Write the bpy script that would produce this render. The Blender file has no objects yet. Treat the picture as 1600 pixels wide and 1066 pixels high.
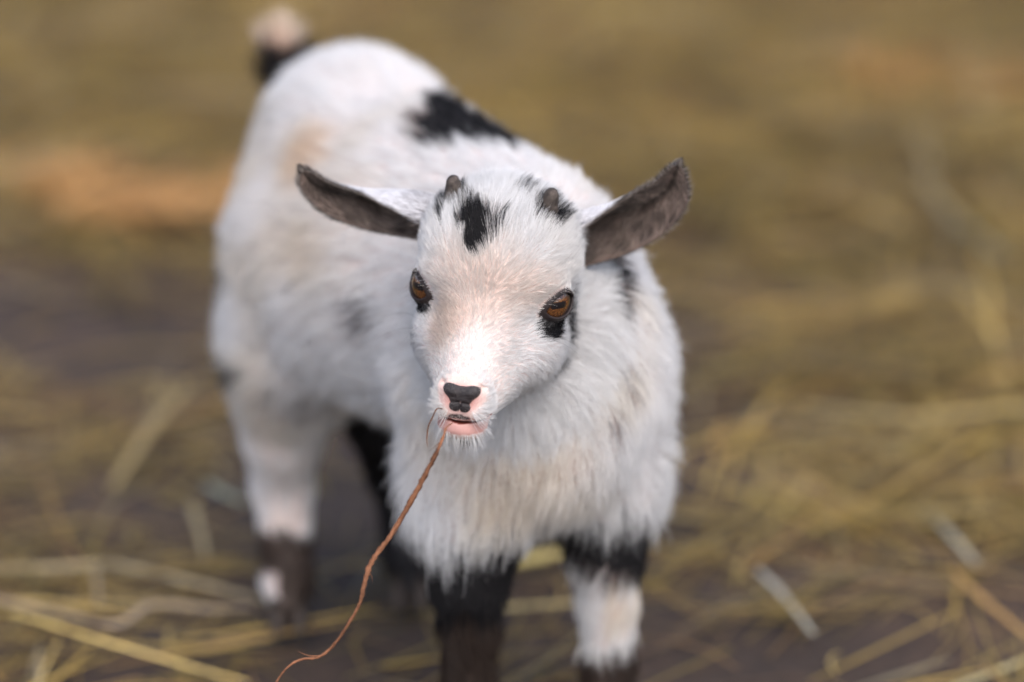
import bpy, math
import numpy as np
from mathutils import Matrix, Vector

# ------------------------------------------------------------------ camera, sky, sun, exposure
scene = bpy.context.scene
COL = scene.collection
CM = 0.01

PITCH = math.radians(20.0)
cam_data = bpy.data.cameras.new("camera")
cam = bpy.data.objects.new("camera", cam_data)
COL.objects.link(cam)
cam.location = (0.0118, -1.5109, 0.7940)
cam.rotation_euler = (math.pi / 2 - PITCH, 0, 0)
cam_data.sensor_width = 36.0
cam_data.lens = 122.4
cam_data.clip_start = 0.05
cam_data.clip_end = 500.0
cam_data.dof.use_dof = True
cam_data.dof.focus_distance = 1.575
cam_data.dof.aperture_fstop = 2.6
scene.camera = cam

SUN_EL, SUN_AZ = math.radians(54.0), math.radians(165.0)   # azimuth measured clockwise from +Y
world = bpy.data.worlds.new("World")
scene.world = world
world.use_nodes = True
wn = world.node_tree
sky = wn.nodes.new("ShaderNodeTexSky")
sky.sky_type = "NISHITA"
sky.sun_disc = False
sky.sun_elevation = SUN_EL
sky.sun_rotation = SUN_AZ
sky.air_density = 0.8
sky.dust_density = 4.0
sky.ozone_density = 1.0
wn.nodes["Background"].inputs["Strength"].default_value = 0.15
wn.links.new(sky.outputs[0], wn.nodes["Background"].inputs["Color"])

sun_data = bpy.data.lights.new("sun", "SUN")
sun_data.energy = 1.15
sun_data.angle = math.radians(75.0)
sun_data.color = (1.0, 0.985, 0.97)
sun = bpy.data.objects.new("sun", sun_data)
COL.objects.link(sun)
sdir = Vector((math.sin(SUN_AZ) * math.cos(SUN_EL), math.cos(SUN_AZ) * math.cos(SUN_EL), math.sin(SUN_EL)))
sun.rotation_euler = sdir.to_track_quat("Z", "Y").to_euler()

scene.view_settings.view_transform = "Standard"
scene.view_settings.look = "None"
scene.view_settings.gamma = 1.0
scene.view_settings.exposure = 0.93
scene.view_settings.use_curve_mapping = False
scene.cycles.use_denoising = True
scene.cycles_curves.shape = "RIBBONS"
scene.cycles_curves.subdivisions = 1

RNG = np.random.default_rng(7)

# ------------------------------------------------------------------ small numpy helpers
def nrm(v):
    v = np.asarray(v, float)
    return v / np.maximum(np.linalg.norm(v, axis=-1, keepdims=True), 1e-9)

def rot(axis, deg):
    a = math.radians(deg); c, s = math.cos(a), math.sin(a)
    return np.array({"x": [[1, 0, 0], [0, c, -s], [0, s, c]],
                     "y": [[c, 0, s], [0, 1, 0], [-s, 0, c]],
                     "z": [[c, -s, 0], [s, c, 0], [0, 0, 1]]}[axis], float)

def ss(e0, e1, x):
    t = np.clip((x - e0) / (e1 - e0), 0, 1)
    return t * t * (3 - 2 * t)

_LAT = np.random.default_rng(11).random((32, 32, 32, 3)).astype(np.float32) * 2 - 1
def vnoise(P, freq):
    """smooth three-channel value noise in -1..1"""
    q = np.asarray(P, np.float32) * freq
    i = np.floor(q).astype(int); f = q - i
    f = f * f * (3 - 2 * f)
    out = 0
    for dx in (0, 1):
        for dy in (0, 1):
            for dz in (0, 1):
                w = (f[:, 0] if dx else 1 - f[:, 0]) * (f[:, 1] if dy else 1 - f[:, 1]) * (f[:, 2] if dz else 1 - f[:, 2])
                out = out + w[:, None] * _LAT[(i[:, 0] + dx) % 32, (i[:, 1] + dy) % 32, (i[:, 2] + dz) % 32]
    return out

# ------------------------------------------------------------------ objects and materials
def mesh_obj(name, verts, faces, mat=None, parent=None, smooth=True, scale=CM):
    me = bpy.data.meshes.new(name)
    v = np.asarray(verts, np.float32) * scale
    me.from_pydata(v.tolist(), [], [tuple(f) for f in faces])
    me.update()
    if smooth:
        me.polygons.foreach_set("use_smooth", np.ones(len(me.polygons), bool))
    if mat:
        me.materials.append(mat)
    o = bpy.data.objects.new(name, me)
    COL.objects.link(o)
    if parent:
        o.parent = parent
    return o

def set_tint(o, rgb):
    at = o.data.attributes.new("tint", "FLOAT_COLOR", "POINT")
    c = np.ones((len(rgb), 4), np.float32); c[:, :3] = rgb
    at.data.foreach_set("color", c.ravel())

def tag(o, label=None, category=None, group=None, kind=None):
    for k, v in (("label", label), ("category", category), ("group", group), ("kind", kind)):
        if v:
            o[k] = v
    return o

def material(name, build):
    m = bpy.data.materials.new(name)
    m.use_nodes = True
    t = m.node_tree
    t.nodes.clear()
    out = t.nodes.new("ShaderNodeOutputMaterial")
    build(t, out)
    return m

def N(t, kind, **kw):
    n = t.nodes.new(kind)
    for k, v in kw.items():
        if k in n.inputs:
            n.inputs[k].default_value = v
        else:
            setattr(n, k, v)
    return n

def ramp(t, stops, src=None):
    r = t.nodes.new("ShaderNodeValToRGB")
    e = r.color_ramp.elements
    while len(e) < len(stops):
        e.new(0.5)
    for el, (p, c) in zip(e, stops):
        el.position = p; el.color = (*c, 1)
    if src is not None:
        t.links.new(src, r.inputs[0])
    return r

def tinted(name, rough, noise=0.0, scale=300.0, bump=0.0, spec=0.3, coat=0.0, sss=0.0):
    """principled surface whose colour is the vertex 'tint' broken up by noise"""
    def b(t, out):
        p = N(t, "ShaderNodeBsdfPrincipled", Roughness=rough)
        p.inputs["Specular IOR Level"].default_value = spec
        p.inputs["Coat Weight"].default_value = coat
        p.inputs["Subsurface Weight"].default_value = sss
        p.inputs["Subsurface Radius"].default_value = (0.004, 0.0015, 0.001)
        a = N(t, "ShaderNodeAttribute", attribute_name="tint")
        tc = N(t, "ShaderNodeTexCoord")
        nz = N(t, "ShaderNodeTexNoise", Scale=scale, Detail=4.0)
        t.links.new(tc.outputs["Object"], nz.inputs["Vector"])
        mr = N(t, "ShaderNodeMapRange")
        mr.inputs["To Min"].default_value = 1 - noise; mr.inputs["To Max"].default_value = 1 + noise
        t.links.new(nz.outputs["Fac"], mr.inputs["Value"])
        mx = N(t, "ShaderNodeVectorMath", operation="SCALE")
        t.links.new(a.outputs["Color"], mx.inputs[0]); t.links.new(mr.outputs[0], mx.inputs["Scale"])
        t.links.new(mx.outputs[0], p.inputs["Base Color"])
        if bump:
            bp = N(t, "ShaderNodeBump", Strength=bump, Distance=0.0006)
            t.links.new(nz.outputs["Fac"], bp.inputs["Height"]); t.links.new(bp.outputs[0], p.inputs["Normal"])
        t.links.new(p.outputs[0], out.inputs["Surface"])
    return material(name, b)

def b_fur(t, out):
    a = N(t, "ShaderNodeAttribute", attribute_name="tint")
    d = N(t, "ShaderNodeBsdfDiffuse"); tr = N(t, "ShaderNodeBsdfTranslucent")
    hr = N(t, "ShaderNodeBsdfHair", component="Reflection", RoughnessU=0.35, RoughnessV=0.7)
    for n in (d, tr):
        t.links.new(a.outputs["Color"], n.inputs["Color"])
    hr.inputs["Color"].default_value = (0.9, 0.9, 0.9, 1)
    m1 = N(t, "ShaderNodeMixShader"); m1.inputs[0].default_value = 0.42
    t.links.new(d.outputs[0], m1.inputs[1]); t.links.new(tr.outputs[0], m1.inputs[2])
    m2 = N(t, "ShaderNodeMixShader"); m2.inputs[0].default_value = 0.018
    t.links.new(m1.outputs[0], m2.inputs[1]); t.links.new(hr.outputs[0], m2.inputs[2])
    t.links.new(m2.outputs[0], out.inputs["Surface"])
M_FUR = material("fur", b_fur)
M_SKIN = tinted("skin", 0.55, 0.08, 900.0, 0.25, 0.35, 0.0, 0.0)
M_NOSE = tinted("nose_leather", 0.26, 0.25, 1900.0, 1.0, 0.5)
M_HORN = tinted("horn", 0.7, 0.45, 900.0, 1.0, 0.25)
M_HOOF = tinted("hoof", 0.6, 0.25, 300.0, 0.4, 0.3)
M_STRAW = tinted("straw", 0.55, 0.22, 160.0, 0.2, 0.35)
M_ROOT = tinted("root_bark", 0.8, 0.35, 900.0, 0.9, 0.15)

def b_ground(t, out):
    p = N(t, "ShaderNodeBsdfPrincipled", Roughness=0.85)
    tc = N(t, "ShaderNodeTexCoord")
    n1 = N(t, "ShaderNodeTexNoise", Scale=7.0, Detail=6.0)
    n2 = N(t, "ShaderNodeTexNoise", Scale=110.0, Detail=5.0)
    for n in (n1, n2):
        t.links.new(tc.outputs["Object"], n.inputs["Vector"])
    r = ramp(t, [(0.3, (0.018, 0.010, 0.006)), (0.55, (0.042, 0.025, 0.0155)), (0.75, (0.070, 0.045, 0.028))], n1.outputs["Fac"])
    mx = N(t, "ShaderNodeMix", data_type="RGBA", blend_type="OVERLAY")
    mx.inputs["Factor"].default_value = 0.6
    t.links.new(r.outputs[0], mx.inputs["A"]); t.links.new(n2.outputs["Color"], mx.inputs["B"])
    sp = N(t, "ShaderNodeSeparateColor"); t.links.new(n2.outputs["Color"], sp.inputs[0])
    cb = N(t, "ShaderNodeCombineColor")
    for k in range(3):
        t.links.new(n2.outputs["Fac"], cb.inputs[k])
    t.links.new(cb.outputs[0], mx.inputs["B"])
    t.links.new(mx.outputs["Result"], p.inputs["Base Color"])
    bp = N(t, "ShaderNodeBump", Strength=0.8, Distance=0.006)
    t.links.new(n2.outputs["Fac"], bp.inputs["Height"]); t.links.new(bp.outputs[0], p.inputs["Normal"])
    t.links.new(p.outputs[0], out.inputs["Surface"])
M_GROUND = material("dirt", b_ground)

def b_eye(t, out):
    """amber iris with a horizontal slot pupil; object +Z is the gaze, +X the pupil's long axis (unit sphere)"""
    p = N(t, "ShaderNodeBsdfPrincipled", Roughness=0.12)
    p.inputs["Coat Weight"].default_value = 1.0
    p.inputs["Coat Roughness"].default_value = 0.02
    tc = N(t, "ShaderNodeTexCoord")
    s = N(t, "ShaderNodeSeparateXYZ"); t.links.new(tc.outputs["Object"], s.inputs[0])
    def m(op, a, b=None):
        n = N(t, "ShaderNodeMath", operation=op)
        for k, v in enumerate((a, b)):
            if v is None: continue
            if isinstance(v, (int, float)): n.inputs[k].default_value = v
            else: t.links.new(v, n.inputs[k])
        return n.outputs[0]
    x, y = s.outputs["X"], s.outputs["Y"]
    r = m("SQRT", m("ADD", m("MULTIPLY", x, x), m("MULTIPLY", y, y)))
    ang = m("ARCTAN2", y, x)
    cv = N(t, "ShaderNodeCombineXYZ"); t.links.new(ang, cv.inputs[0]); t.links.new(m("MULTIPLY", r, 0.8), cv.inputs[1])
    nz = N(t, "ShaderNodeTexNoise", Scale=9.0, Detail=3.0); t.links.new(cv.outputs[0], nz.inputs["Vector"])
    iris = ramp(t, [(0.25, (0.035, 0.012, 0.004)), (0.5, (0.085, 0.030, 0.009)), (0.75, (0.24, 0.10, 0.026))], nz.outputs["Fac"])
    edge = N(t, "ShaderNodeMapRange", interpolation_type="SMOOTHSTEP")
    edge.inputs["From Min"].default_value = 0.48; edge.inputs["From Max"].default_value = 0.68
    t.links.new(r, edge.inputs["Value"])
    m1 = N(t, "ShaderNodeMix", data_type="RGBA")
    t.links.new(edge.outputs[0], m1.inputs["Factor"]); t.links.new(iris.outputs[0], m1.inputs["A"])
    m1.inputs["B"].default_value = (0.012, 0.007, 0.005, 1)
    # rounded slot
    dx = m("MAXIMUM", m("SUBTRACT", m("ABSOLUTE", x), 0.26), 0.0)
    dy = m("MAXIMUM", m("SUBTRACT", m("ABSOLUTE", y), 0.03), 0.0)
    d = m("SQRT", m("ADD", m("MULTIPLY", dx, dx), m("MULTIPLY", dy, dy)))
    pe = N(t, "ShaderNodeMapRange", interpolation_type="SMOOTHSTEP")
    pe.inputs["From Min"].default_value = 0.09; pe.inputs["From Max"].default_value = 0.15
    t.links.new(d, pe.inputs["Value"])
    m2 = N(t, "ShaderNodeMix", data_type="RGBA")
    t.links.new(pe.outputs[0], m2.inputs["Factor"]); t.links.new(m1.outputs["Result"], m2.inputs["B"])
    m2.inputs["A"].default_value = (0.004, 0.003, 0.004, 1)
    t.links.new(m2.outputs["Result"], p.inputs["Base Color"])
    t.links.new(p.outputs[0], out.inputs["Surface"])
M_EYE = material("eye", b_eye)

# ------------------------------------------------------------------ signed distances (centimetres)
def smin(a, b, k):
    if k <= 0: return np.minimum(a, b)
    h = np.clip(0.5 + 0.5 * (b - a) / k, 0, 1)
    return b + (a - b) * h - k * h * (1 - h)
def smax(a, b, k): return -smin(-a, -b, k)

def round_cone(P, a, b, ra, rb):
    a = np.asarray(a, np.float32); b = np.asarray(b, np.float32)
    ba = b - a
    t = np.clip(((P - a) @ ba) / (ba @ ba), 0, 1).astype(np.float32)
    q = P - a - t[:, None] * ba
    return np.sqrt((q * q).sum(1)) - (ra + (rb - ra) * t)

def ellipsoid(P, c, r, R=None):
    q = P - np.asarray(c, np.float32)
    if R is not None: q = q @ np.asarray(R, np.float32)
    r = np.asarray(r, np.float32)
    k0 = np.sqrt(((q / r) ** 2).sum(1)); k1 = np.sqrt(((q / (r * r)) ** 2).sum(1))
    return np.where(k0 < 1e-4, -r.min(), k0 * (k0 - 1) / np.maximum(k1, 1e-6)).astype(np.float32)

def surface_nets(f, xs, ys, zs):
    """quads of the zero level of f sampled on a rectilinear grid"""
    s = f < 0
    c = np.zeros(tuple(n - 1 for n in s.shape), np.uint8)
    for dx in (0, 1):
        for dy in (0, 1):
            for dz in (0, 1):
                c += s[dx:s.shape[0] - 1 + dx, dy:s.shape[1] - 1 + dy, dz:s.shape[2] - 1 + dz]
    I, J, K = np.nonzero((c > 0) & (c < 8))
    idx = np.full(c.shape, -1, np.int32); idx[I, J, K] = np.arange(len(I))
    acc = np.zeros((len(I), 3)); cnt = np.zeros(len(I))
    corners = [(a, b, d) for a in (0, 1) for b in (0, 1) for d in (0, 1)]
    for a in corners:
        for ax in range(3):
            if a[ax]: continue
            b = list(a); b[ax] = 1
            fa = f[I + a[0], J + a[1], K + a[2]]; fb = f[I + b[0], J + b[1], K + b[2]]
            m = (fa < 0) != (fb < 0)
            t = np.where(m, fa / np.where(m, fa - fb, 1), 0)
            pa = np.stack([xs[I + a[0]], ys[J + a[1]], zs[K + a[2]]], 1); pb = np.stack([xs[I + b[0]], ys[J + b[1]], zs[K + b[2]]], 1)
            acc += np.where(m[:, None], pa + (pb - pa) * t[:, None], 0); cnt += m
    V = acc / cnt[:, None]
    Q = []
    def quads(ax):
        sa = s; sh = list(s.shape)
        lo = [slice(1, n - 1) for n in sh]; hi = list(lo)
        lo[ax] = slice(0, sh[ax] - 1); hi[ax] = slice(1, sh[ax])
        A, B = sa[tuple(lo)], sa[tuple(hi)]
        i, j, k = np.nonzero(A != B)
        flip = A[i, j, k]
        o = [1, 1, 1]; o[ax] = 0
        i = i + o[0]; j = j + o[1]; k = k + o[2]
        u, v = [(1, 2), (2, 0), (0, 1)][ax]
        def cell(du, dv):
            q = [i, j, k]; q[u] = q[u] - du; q[v] = q[v] - dv
            return idx[q[0], q[1], q[2]]
        q = np.stack([cell(1, 1), cell(0, 1), cell(0, 0), cell(1, 0)], 1)
        q[~flip] = q[~flip][:, ::-1]
        Q.append(q)
    for ax in range(3): quads(ax)
    return V, np.concatenate(Q)

def sparse_field(fn, xs, ys, zs, bs=8, margin=0.2):
    shp = (len(xs), len(ys), len(zs))
    f = np.empty(shp, np.float32)
    nb = [math.ceil(n / bs) for n in shp]
    ctr, hw = [], []
    for ar, n in zip((xs, ys, zs), nb):
        lo = np.array([ar[i * bs] for i in range(n)]); hi = np.array([ar[min((i + 1) * bs - 1, len(ar) - 1)] for i in range(n)])
        ctr.append((lo + hi) / 2); hw.append((hi - lo) / 2)
    g = np.stack(np.meshgrid(*ctr, indexing="ij"), -1).reshape(-1, 3).astype(np.float32)
    h = np.sqrt((np.stack(np.meshgrid(*hw, indexing="ij"), -1).reshape(-1, 3) ** 2).sum(1))
    d = fn(g)
    full = np.repeat(np.repeat(np.repeat(d.reshape(nb), bs, 0), bs, 1), bs, 2)[:shp[0], :shp[1], :shp[2]]
    f[:] = full
    act = (np.abs(d) < h * 1.25 + margin).reshape(nb)
    am = np.repeat(np.repeat(np.repeat(act, bs, 0), bs, 1), bs, 2)[:shp[0], :shp[1], :shp[2]]
    I, J, K = np.nonzero(am)
    f[I, J, K] = fn(np.stack([xs[I], ys[J], zs[K]], 1).astype(np.float32))
    return f

def vertex_normals(V, Q):
    n = np.cross(V[Q[:, 2]] - V[Q[:, 0]], V[Q[:, 3]] - V[Q[:, 1]])
    out = np.zeros_like(V)
    for k in range(4): np.add.at(out, Q[:, k], n)
    return nrm(out)

# ------------------------------------------------------------------ the goat's frame
HR = rot("z", -10.0) @ rot("x", -3.0) @ rot("y", 4.5)      # head turn: local x = its left, y = back, z = up
HO = np.array([0.18, 0.0, 26.75])                              # between the eyes
def to_world(p): return np.asarray(p, float) @ HR.T + HO
def to_head(P): return (P - HO.astype(P.dtype)) @ HR.astype(P.dtype)

EYES = []
for s in (-1, 1):
    c = np.array([s * 2.65, 0.20, 0.0])
    a = nrm(np.array([s * 0.80, -0.60, 0.06]))
    t = nrm(np.array([s * -0.40, -0.80, -0.26])); t = nrm(t - a * (t @ a))        # towards the inner corner
    u = np.cross(a, t) * (1 if np.cross(a, t)[2] > 0 else -1)
    EYES.append((c, a, t, u))
EYE_R = 1.06

def almond(q, c, a, t, u):
    v = q - c.astype(np.float32)
    x, y = v @ t.astype(np.float32), v @ u.astype(np.float32)
    y = y + 0.07
    L, H = 0.95, 0.61
    Rr = (L * L + H * H) / (2 * H); o = Rr - H
    return np.maximum(np.sqrt(x * x + (y + o) ** 2), np.sqrt(x * x + (y - o) ** 2)) - Rr, v @ a.astype(np.float32), np.sqrt((v * v).sum(1))

def mouth_height(x): return -4.42 - 0.06 * np.exp(-(x / 0.35) ** 2) + 0.17 * (x / 1.2) ** 2

def head_sdf(q):
    d = ellipsoid(q, (0, 2.6, 0.9), (3.4, 3.7, 3.1))
    for c, r in (((0, 0.2, 1.0), (2.9, 2.3, 2.1)), ((0, 1.9, 2.25), (2.9, 2.6, 2.1))):
        d = smin(d, ellipsoid(q, c, r), 0.9)
    d = smin(d, round_cone(q, (0, 0.0, -0.7), (0, -4.6, -3.15), 2.35, 1.06), 1.0)       # bridge and muzzle
    d = smin(d, round_cone(q, (0, 2.2, -2.6), (0, -4.3, -4.45), 2.3, 0.95), 0.9)        # jaw
    for s in (-1, 1):
        d = smin(d, ellipsoid(q, (s * 1.85, 1.2, -2.3), (1.6, 2.5, 2.1)), 0.9)            # cheek
        d = smin(d, round_cone(q, (s * 1.45, 0.2, -2.3), (s * 0.40, -4.3, -3.75), 1.75, 0.80), 0.8)   # side of the muzzle
        d = smin(d, ellipsoid(q, (s * 1.7, 1.2, 1.6), (1.75, 2.2, 1.75)), 0.9)           # side of the forehead
        d = smin(d, ellipsoid(q, (s * 0.50, -4.95, -3.80), (0.66, 0.95, 0.76)), 0.5)     # upper lip
        d = smin(d, ellipsoid(q, (s * 0.48, -5.05, -2.95), (0.62, 0.78, 0.60)), 0.5)     # nostril wing
        d = smin(d, ellipsoid(q, (s * 2.25, -0.1, 0.95), (1.05, 1.1, 0.55)), 0.5)        # brow
    d = smin(d, ellipsoid(q, (0, -4.72, -4.88), (1.14, 1.0, 0.64)), 0.30)               # lower lip and chin
    # nostril hollows beside the leather
    for s in (-1, 1):
        d = smax(d, -ellipsoid(q, (s * 0.92, -5.62, -2.74), (0.20, 0.34, 0.10), rot("y", s * 35)), 0.12)
    # mouth slit
    mh = mouth_height(q[:, 0])
    slit = np.maximum(np.abs(q[:, 2] - mh) - 0.05, -(d + 0.5))
    slit = np.maximum(slit, np.abs(q[:, 0]) - 1.45)
    slit = np.maximum(slit, q[:, 1] + 3.6)
    d = smax(d, -slit, 0.10)
    # eyelids round each eyeball
    for c, a, t, u in EYES:
        dv, da, dr = almond(q, c, a, t, u)
        d = smin(d, dr - (EYE_R + 0.10), 0.35)
        carve = np.maximum(dv, -da)
        d = smax(d, -carve, 0.06)
        rim = np.sqrt(dv * dv + (dr - EYE_R - 0.06) ** 2) - 0.09
        rim = np.where(da > 0, rim, 9)
        d = smin(d, rim.astype(np.float32), 0.12)
    return d

LEGS = {   # joints from the body down, centimetres, with radii
    "right_front": [((-0.6, 7.0, 19.0), 3.0), ((-0.9, 6.0, 14.6), 2.0), ((-0.9, 4.3, 10.6), 1.55), ((-0.9, 4.6, 8.2), 1.2), ((-0.9, 4.9, 4.4), 1.1), ((-0.9, 4.5, 2.6), 1.15), ((-0.9, 3.7, 1.3), 0.85)],
    "left_front": [((5.6, 9.6, 19.0), 2.7), ((5.8, 8.6, 14.6), 1.8), ((5.8, 7.1, 10.8), 1.5), ((5.9, 7.4, 8.4), 1.15), ((6.0, 7.6, 4.6), 1.1), ((6.0, 7.2, 2.7), 1.15), ((6.0, 6.4, 1.3), 0.85)],
    "right_hind": [((-9.0, 25.0, 20.5), 4.2), ((-10.3, 22.5, 15.6), 2.8), ((-11.2, 23.2, 10.6), 1.9), ((-11.3, 24.4, 7.4), 1.45), ((-11.1, 23.4, 4.4), 1.25), ((-11.0, 22.6, 2.5), 1.3), ((-10.9, 21.6, 1.3), 0.9)],
    "left_hind": [((-3.4, 28.2, 20.5), 4.4), ((-3.8, 25.6, 15.6), 2.9), ((-4.7, 25.6, 10.8), 2.8), ((-4.7, 27.2, 7.4), 2.1), ((-4.5, 26.6, 4.4), 1.45), ((-4.5, 25.8, 2.5), 1.4), ((-4.5, 24.8, 1.3), 0.9)],
}

def goat_sdf(P):
    P = P.astype(np.float32)
    d = ellipsoid(P, (-6.8, 27.0, 24.2), (5.4, 7.2, 6.4), rot("z", 24))                       # croup
    d = smin(d, ellipsoid(P, (-3.6, 18.0, 21.7), (6.4, 10.0, 7.5), rot("z", 24)), 4.0)
    d = smin(d, ellipsoid(P, (-9.2, 21.0, 19.5), (3.0, 5.0, 4.0), rot("z", 24)), 3.5)         # flank         # barrel
    d = smin(d, ellipsoid(P, (2.3, 9.2, 21.2), (5.6, 6.8, 7.0), rot("z", 20)), 4.0)           # ribs and shoulders
    d = smin(d, ellipsoid(P, (2.4, 5.4, 18.8), (4.3, 3.8, 4.8)), 2.5)                         # brisket
    d = smin(d, round_cone(P, (2.4, 9.0, 26.6), (-2.6, 18.5, 27.4), 2.6, 2.4), 3.0)           # withers
    for s in LEGS.values():
        for k in range(len(s) - 1):
            d = smin(d, round_cone(P, s[k][0], s[k + 1][0], s[k][1], s[k + 1][1]), 3.2 if k < 2 else 0.6)
    # tail, held upright
    d = smin(d, round_cone(P, (-10.2, 33.0, 26.0), (-11.4, 34.6, 28.0), 1.4, 0.9), 1.0)
    d = smin(d, round_cone(P, (-11.4, 34.6, 28.0), (-11.5, 34.4, 29.2), 0.9, 0.8), 0.5)
    # neck
    nk = round_cone(P, to_world((0, 3.4, -1.2)), (2.3, 8.0, 22.2), 2.7, 4.4)
    d = smin(d, nk, 2.0)
    q = to_head(P)
    r = np.sqrt(((q - np.float32([0, 0, -1])) ** 2).sum(1))
    near = r < 9.0
    h = r - 7.2
    h[near] = head_sdf(q[near])
    return smin(d, h, 1.3)

def span(*segs):
    out = [segs[0][0]]
    for a, b, st in segs:
        n = max(1, round((b - a) / st)); out += list(a + (b - a) * np.arange(1, n + 1) / n)
    return np.array(out)
GX = span((-17.0, -5.0, 0.26), (-5.0, 5.2, 0.085), (5.2, 11.5, 0.26))
GY = span((-8.0, 2.4, 0.085), (2.4, 39.0, 0.28))
GZ = span((-0.6, 19.4, 0.26), (19.4, 31.4, 0.085), (31.4, 33.6, 0.26))
BV, BQ = surface_nets(sparse_field(goat_sdf, GX, GY, GZ), GX, GY, GZ)
BN = vertex_normals(BV, BQ)
print("goat mesh", len(BV), len(BQ))
#@@MARK
# ------------------------------------------------------------------ coat colours (per place on the body; leg haze and one flank shade painted in)
WHITE = np.array([0.83, 0.83, 0.83]); BLACK = np.array([0.012, 0.011, 0.013]); HAZE_BROWN = np.array([0.045, 0.030, 0.023])  # the brown paints foreground haze over black lower-leg hair
CREAM = np.array([0.80, 0.70, 0.56]); TAN = np.array([0.70, 0.55, 0.44]); ORANGE = np.array([0.72, 0.46, 0.20]); GREY = np.array([0.20, 0.19, 0.20])
HEAD_PATCHES = [  # centre, radii, colour, strength (head frame)
    ((-0.5, -2.1, 0.8), (2.7, 2.0, 2.7), TAN, 0.50), ((-1.7, -2.5, -1.1), (1.3, 1.7, 1.4), TAN, 0.60), ((2.3, -1.4, 0.9), (1.4, 1.4, 1.2), TAN, 0.35),
    ((-1.0, -0.65, 3.4), (0.78, 0.9, 0.8), BLACK, 1.0), ((-0.7, -1.4, 2.75), (0.62, 0.75, 0.75), BLACK, 1.0), ((-1.5, 0.35, 3.9), (0.42, 0.6, 0.7), BLACK, 0.35),
    ((-0.1, -0.8, 3.3), (0.5, 0.7, 0.8), BLACK, 0.6), ((-2.5, 0.15, 3.1), (0.22, 0.25, 0.35), BLACK, 1.0), ((0.75, 1.6, 4.3), (0.45, 0.6, 0.6), BLACK, 0.55),
    ((-2.2, 1.2, 3.8), (0.68, 0.85, 1.1), BLACK, 0.95), ((2.12, 1.1, 3.8), (0.78, 0.95, 1.1), BLACK, 0.95),
    ((3.05, -0.30, -1.0), (1.05, 1.15, 0.68), BLACK, 1.0), ((-3.05, -0.3, -0.95), (0.8, 0.9, 0.5), BLACK, 0.95),
    ((3.55, 2.2, -1.2), (0.6, 0.55, 1.3), BLACK, 0.75), ((3.2, 2.0, -3.6), (0.4, 0.5, 0.5), BLACK, 0.35), ((-3.3, -0.2, -2.6), (0.5, 0.5, 0.6), GREY, 0.4),
    ((0.0, -5.8, -4.22), (0.42, 0.5, 0.14), BLACK, 0.85), ((0.35, -5.0, -5.5), (0.35, 0.5, 0.2), BLACK, 0.55),
]
BODY_PATCHES = [
    ((-0.8, 15.8, 30.0), (2.6, 2.6, 2.4), BLACK, 1.0), ((-2.0, 20.6, 29.6), (1.0, 4.6, 2.4), BLACK, 1.0), ((0.6, 14.4, 29.6), (1.6, 1.8, 2.2), BLACK, 1.0),
    ((-8.8, 19.8, 27.1), (2.0, 2.2, 1.8), ORANGE, 0.55), ((-8.5, 15.5, 25.5), (4.0, 6.0, 4.5), CREAM, 0.35), ((-10.5, 24.0, 22.0), (3.5, 4.0, 4.5), CREAM, 0.25),
    ((-14.0, 24.0, 19.3), (1.6, 2.2, 1.3), BLACK, 1.0), ((-13.3, 21.0, 15.2), (1.3, 1.8, 1.1), BLACK, 0.9), ((-9.8, 19.2, 14.6), (2.2, 2.2, 1.0), GREY, 0.4),  # last entry: shade between flank and hind leg, painted into the coat
    ((-5.8, 10.5, 22.0), (1.0, 1.5, 1.0), GREY, 0.6), ((-11.3, 20.5, 20.2), (0.9, 1.2, 0.9), GREY, 0.5),
    ((5.6, 5.2, 25.7), (0.95, 1.5, 1.35), BLACK, 1.0), ((6.5, 3.3, 21.7), (0.5, 1.0, 1.2), GREY, 0.35), ((6.0, 2.3, 19.6), (0.5, 1.0, 1.0), GREY, 0.25),
    ((-2.0, 2.5, 20.0), (2.6, 4.0, 4.0), CREAM, 0.35), ((2.0, 1.6, 17.5), (3.4, 3.0, 3.4), CREAM, 0.55),
]

def patch_mix(rgb, P, nz, patches, u, soft):
    for c, r, col, k in patches:
        v = 1 - np.sqrt((((P - np.array(c)) / np.array(r)) ** 2).sum(1)) + 0.30 * nz
        soft_col = col is TAN or col is CREAM or col is ORANGE
        p = (ss(-0.35, 0.65, v) if soft_col else ss(-0.16, 0.16, v)) * k
        if u is None or soft_col:
            rgb += (np.array(col) - rgb) * (p * (0.85 if soft else 1))[:, None]
        else:
            rgb = np.where((u < p)[:, None], np.array(col), rgb)
    return rgb

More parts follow.
